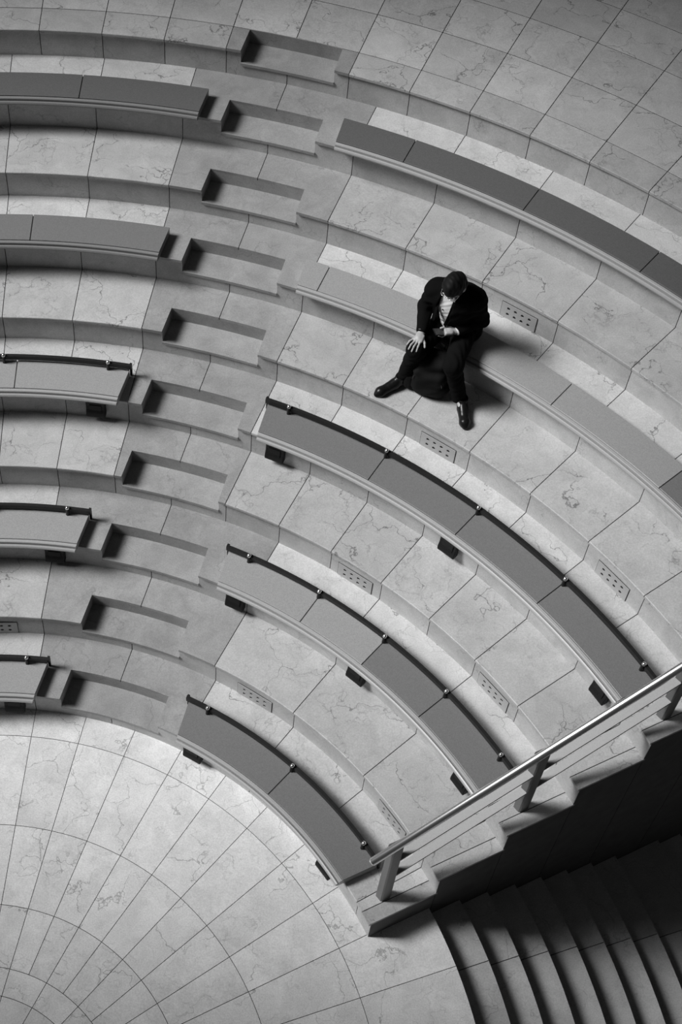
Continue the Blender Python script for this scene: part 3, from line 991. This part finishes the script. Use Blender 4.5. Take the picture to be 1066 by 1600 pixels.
# trousers
tr = Field((-.27, -.17, FLOOR - .01), (.42, .56, .26), .006)
tr.ell((.105, .0, .10), (.175, .135, .105), k=.05)
for h_, k_, a_ in ((hipR, kneR, ankR), (hipL, kneL, ankL)):
    tr.cone(h_, k_, .096, .073, k=.05)
    a2 = tuple(np.array(a_) + (0, 0, -.03))
    tr.cone(k_, a2, .070, .058, k=.04)
tr.half((0, 0, FLOOR + .062), (0, 0, 1))
tr.half((0, 0, .002), (0, 0, 1)) if False else None
tr.folds(.005, 45, (.3, .6, 1.0), 11)
pchild('trousers', tr.mesh('trousers'), M['trouser'])

# shoes
def shoe(heel, toe):
    h = np.array(heel); t = np.array(toe); d = (t - h) / np.linalg.norm(t - h)
    f = Field(np.minimum(h, t) - .09, np.maximum(h, t) + (.09, .09, .16), .0045)
    z0 = FLOOR
    p = lambda a, z: tuple(h + d * a + np.array((0, 0, z)))
    L = np.linalg.norm(t - h)
    f.cone(p(.035, .040), p(.11, .040), .038, .041, k=.02)
    f.cone(p(.11, .034), p(L - .055, .026), .043, .040, k=.02)
    f.cone(p(L - .055, .022), p(L - .018, .016), .036, .018, k=.03)
    f.cone(p(.050, .055), p(.055, .100), .040, .044, k=.02)
    f.cone(p(.075, .075), p(.16, .045), .032, .030, k=.02)
    f.half((0, 0, z0 + .002), (0, 0, 1)); f.half((0, 0, z0 + .108), (0, 0, -1))
    f.ell(p(.052, .120), (.036, .036, .03), k=.006, op='cut')
    o = pchild('shoe', f.mesh('shoe'), M['shoe'])
    s = np.array((-d[1], d[0], 0))
    for i in range(3):
        c = h + d * (.105 + i * .022) + np.array((0, 0, .083 - i * .008))
        pchild('lace', tube_mesh('lace', Vector(c - s * .022), Vector(c + s * .022), .0028, 8), M['bag'], o)
shoe((.288, .392, FLOOR), (.412, .668, FLOOR))
shoe((-.165, .305, FLOOR), (-.345, .540, FLOOR))

# glasses
def ring_mesh(name, c, ax1, ax2, r1, r2, tr_=.0016, n=20, m_=6):
    v, f = [], []
    ax3 = np.cross(ax1, ax2)
    for i in range(n):
        a = 2 * math.pi * i / n
        cc = np.array(c) + ax1 * r1 * math.cos(a) + ax2 * r2 * math.sin(a)
        o = ax1 * math.cos(a) + ax2 * math.sin(a)
        for j in range(m_):
            b = 2 * math.pi * j / m_
            v.append(tuple(cc + o * tr_ * math.cos(b) + ax3 * tr_ * math.sin(b)))
    for i in range(n):
        for j in range(m_):
            f.append((i * m_ + j, ((i + 1) % n) * m_ + j, ((i + 1) % n) * m_ + (j + 1) % m_, i * m_ + (j + 1) % m_))
    return mesh(name, v, f, True)
gl_ = pchild('glasses', ring_mesh('glasses', hp(-.034, .108, .008), hx, hu, .026, .019), M['chrome'])
pchild('lens_rim', ring_mesh('lens_rim', hp(.034, .108, .008), hx, hu, .026, .019), M['chrome'], gl_)
pchild('bridge', tube_mesh('bridge', Vector(hp(-.010, .110, .012)), Vector(hp(.010, .110, .012)), .0018, 8), M['chrome'], gl_)
for sx in (-1, 1):
    pchild('temple_arm', tube_mesh('temple_arm', Vector(hp(sx * .060, .106, .012)), Vector(hp(sx * .084, .0, .016)), .0018, 8), M['chrome'], gl_)

# phone
ph = tag(link('phone', box_mesh('phone', -.036, .036, -.072, .072, -.0045, .0045, .003), M['phone']), 'black phone held in the seated man\'s left hand', 'phone')
ph.matrix_world = MAN_M @ Matrix.Translation(Vector(PH_C)) @ Matrix.Rotation(math.radians(-38), 4, 'Z') @ Matrix.Rotation(math.radians(18), 4, 'X')
link('screen', box_mesh('screen', -.033, .033, -.066, .066, .0046, .0052), M['screen'], ph)

# backpack standing between his feet
bp = tag(empty('backpack'), 'black backpack standing on the floor between the man\'s feet', 'backpack')
BP_C = Vector((.100, .345, FLOOR))
bp.matrix_world = MAN_M @ Matrix.Translation(BP_C) @ Matrix.Rotation(math.radians(12), 4, 'Z')
bg = Field((-.23, -.20, -.02), (.23, .22, .50), .006)
lean = [(1, 0, 0), (0, .985, -.17), (0, .17, .985)]
bg.box((0, -.025, .215), (.150, .095, .225), lean, rad=.080, k=.03)
bg.box((-.0, .058, .165), (.132, .062, .160), lean, rad=.055, k=.05)
bg.ell((.0, .0, .10), (.170, .13, .10), k=.04)
bg.half((0, 0, .001), (0, 0, 1))
bg.folds(.007, 38, (.8, .4, .9), 21)
bagm = link('bag_body', bg.mesh('bag_body'), M['bag'], bp)
pk_ = Field((.05, -.15, 0.0), (.27, .20, .28), .005)
pk_.box((.155, .02, .11), (.040, .080, .085), rad=.03, k=.01)
pk_.half((0, 0, .03), (0, 0, 1))
link('side_pocket', pk_.mesh('side_pocket'), M['bag'], bp)
def poly_tube(name, pts, r, n=8):
    bm = bmesh.new(); rows = []
    P_ = [Vector(p) for p in pts]
    for i, p in enumerate(P_):
        d = (P_[min(i + 1, len(P_) - 1)] - P_[max(i - 1, 0)]).normalized()
        s = d.cross(Vector((.3, .2, 1))).normalized(); t = s.cross(d)
        rows.append([bm.verts.new(p + (s * math.cos(2 * math.pi * j / n) + t * math.sin(2 * math.pi * j / n)) * r) for j in range(n)])
    for a, b in zip(rows[:-1], rows[1:]):
        for j in range(n): bm.faces.new((a[j], a[(j + 1) % n], b[(j + 1) % n], b[j]))
    bm.faces.new(rows[0][::-1]); bm.faces.new(rows[-1])
    bmesh.ops.recalc_face_normals(bm, faces=bm.faces)
    me = bpy.data.meshes.new(name); bm.to_mesh(me); bm.free()
    for p in me.polygons: p.use_smooth = True
    return me
link('haul_loop', poly_tube('haul_loop', [(-.05, -.085, .425), (-.045, -.09, .46), (0, -.095, .475), (.045, -.09, .46), (.05, -.085, .425)], .008), M['bag'], bp)
link('zip_line', poly_tube('zip_line', [(.125 * math.cos(a), .128 - .075 * math.sin(a) ** 2 * .6, .19 + .125 * math.sin(a)) for a in np.linspace(.2, 2.94, 14)], .004), M['phone'], bp)
link('strap_end', poly_tube('strap_end', [(.10, .02, .38), (.125, .05, .35), (.14, .06, .30)], .006), M['strap'], bp)
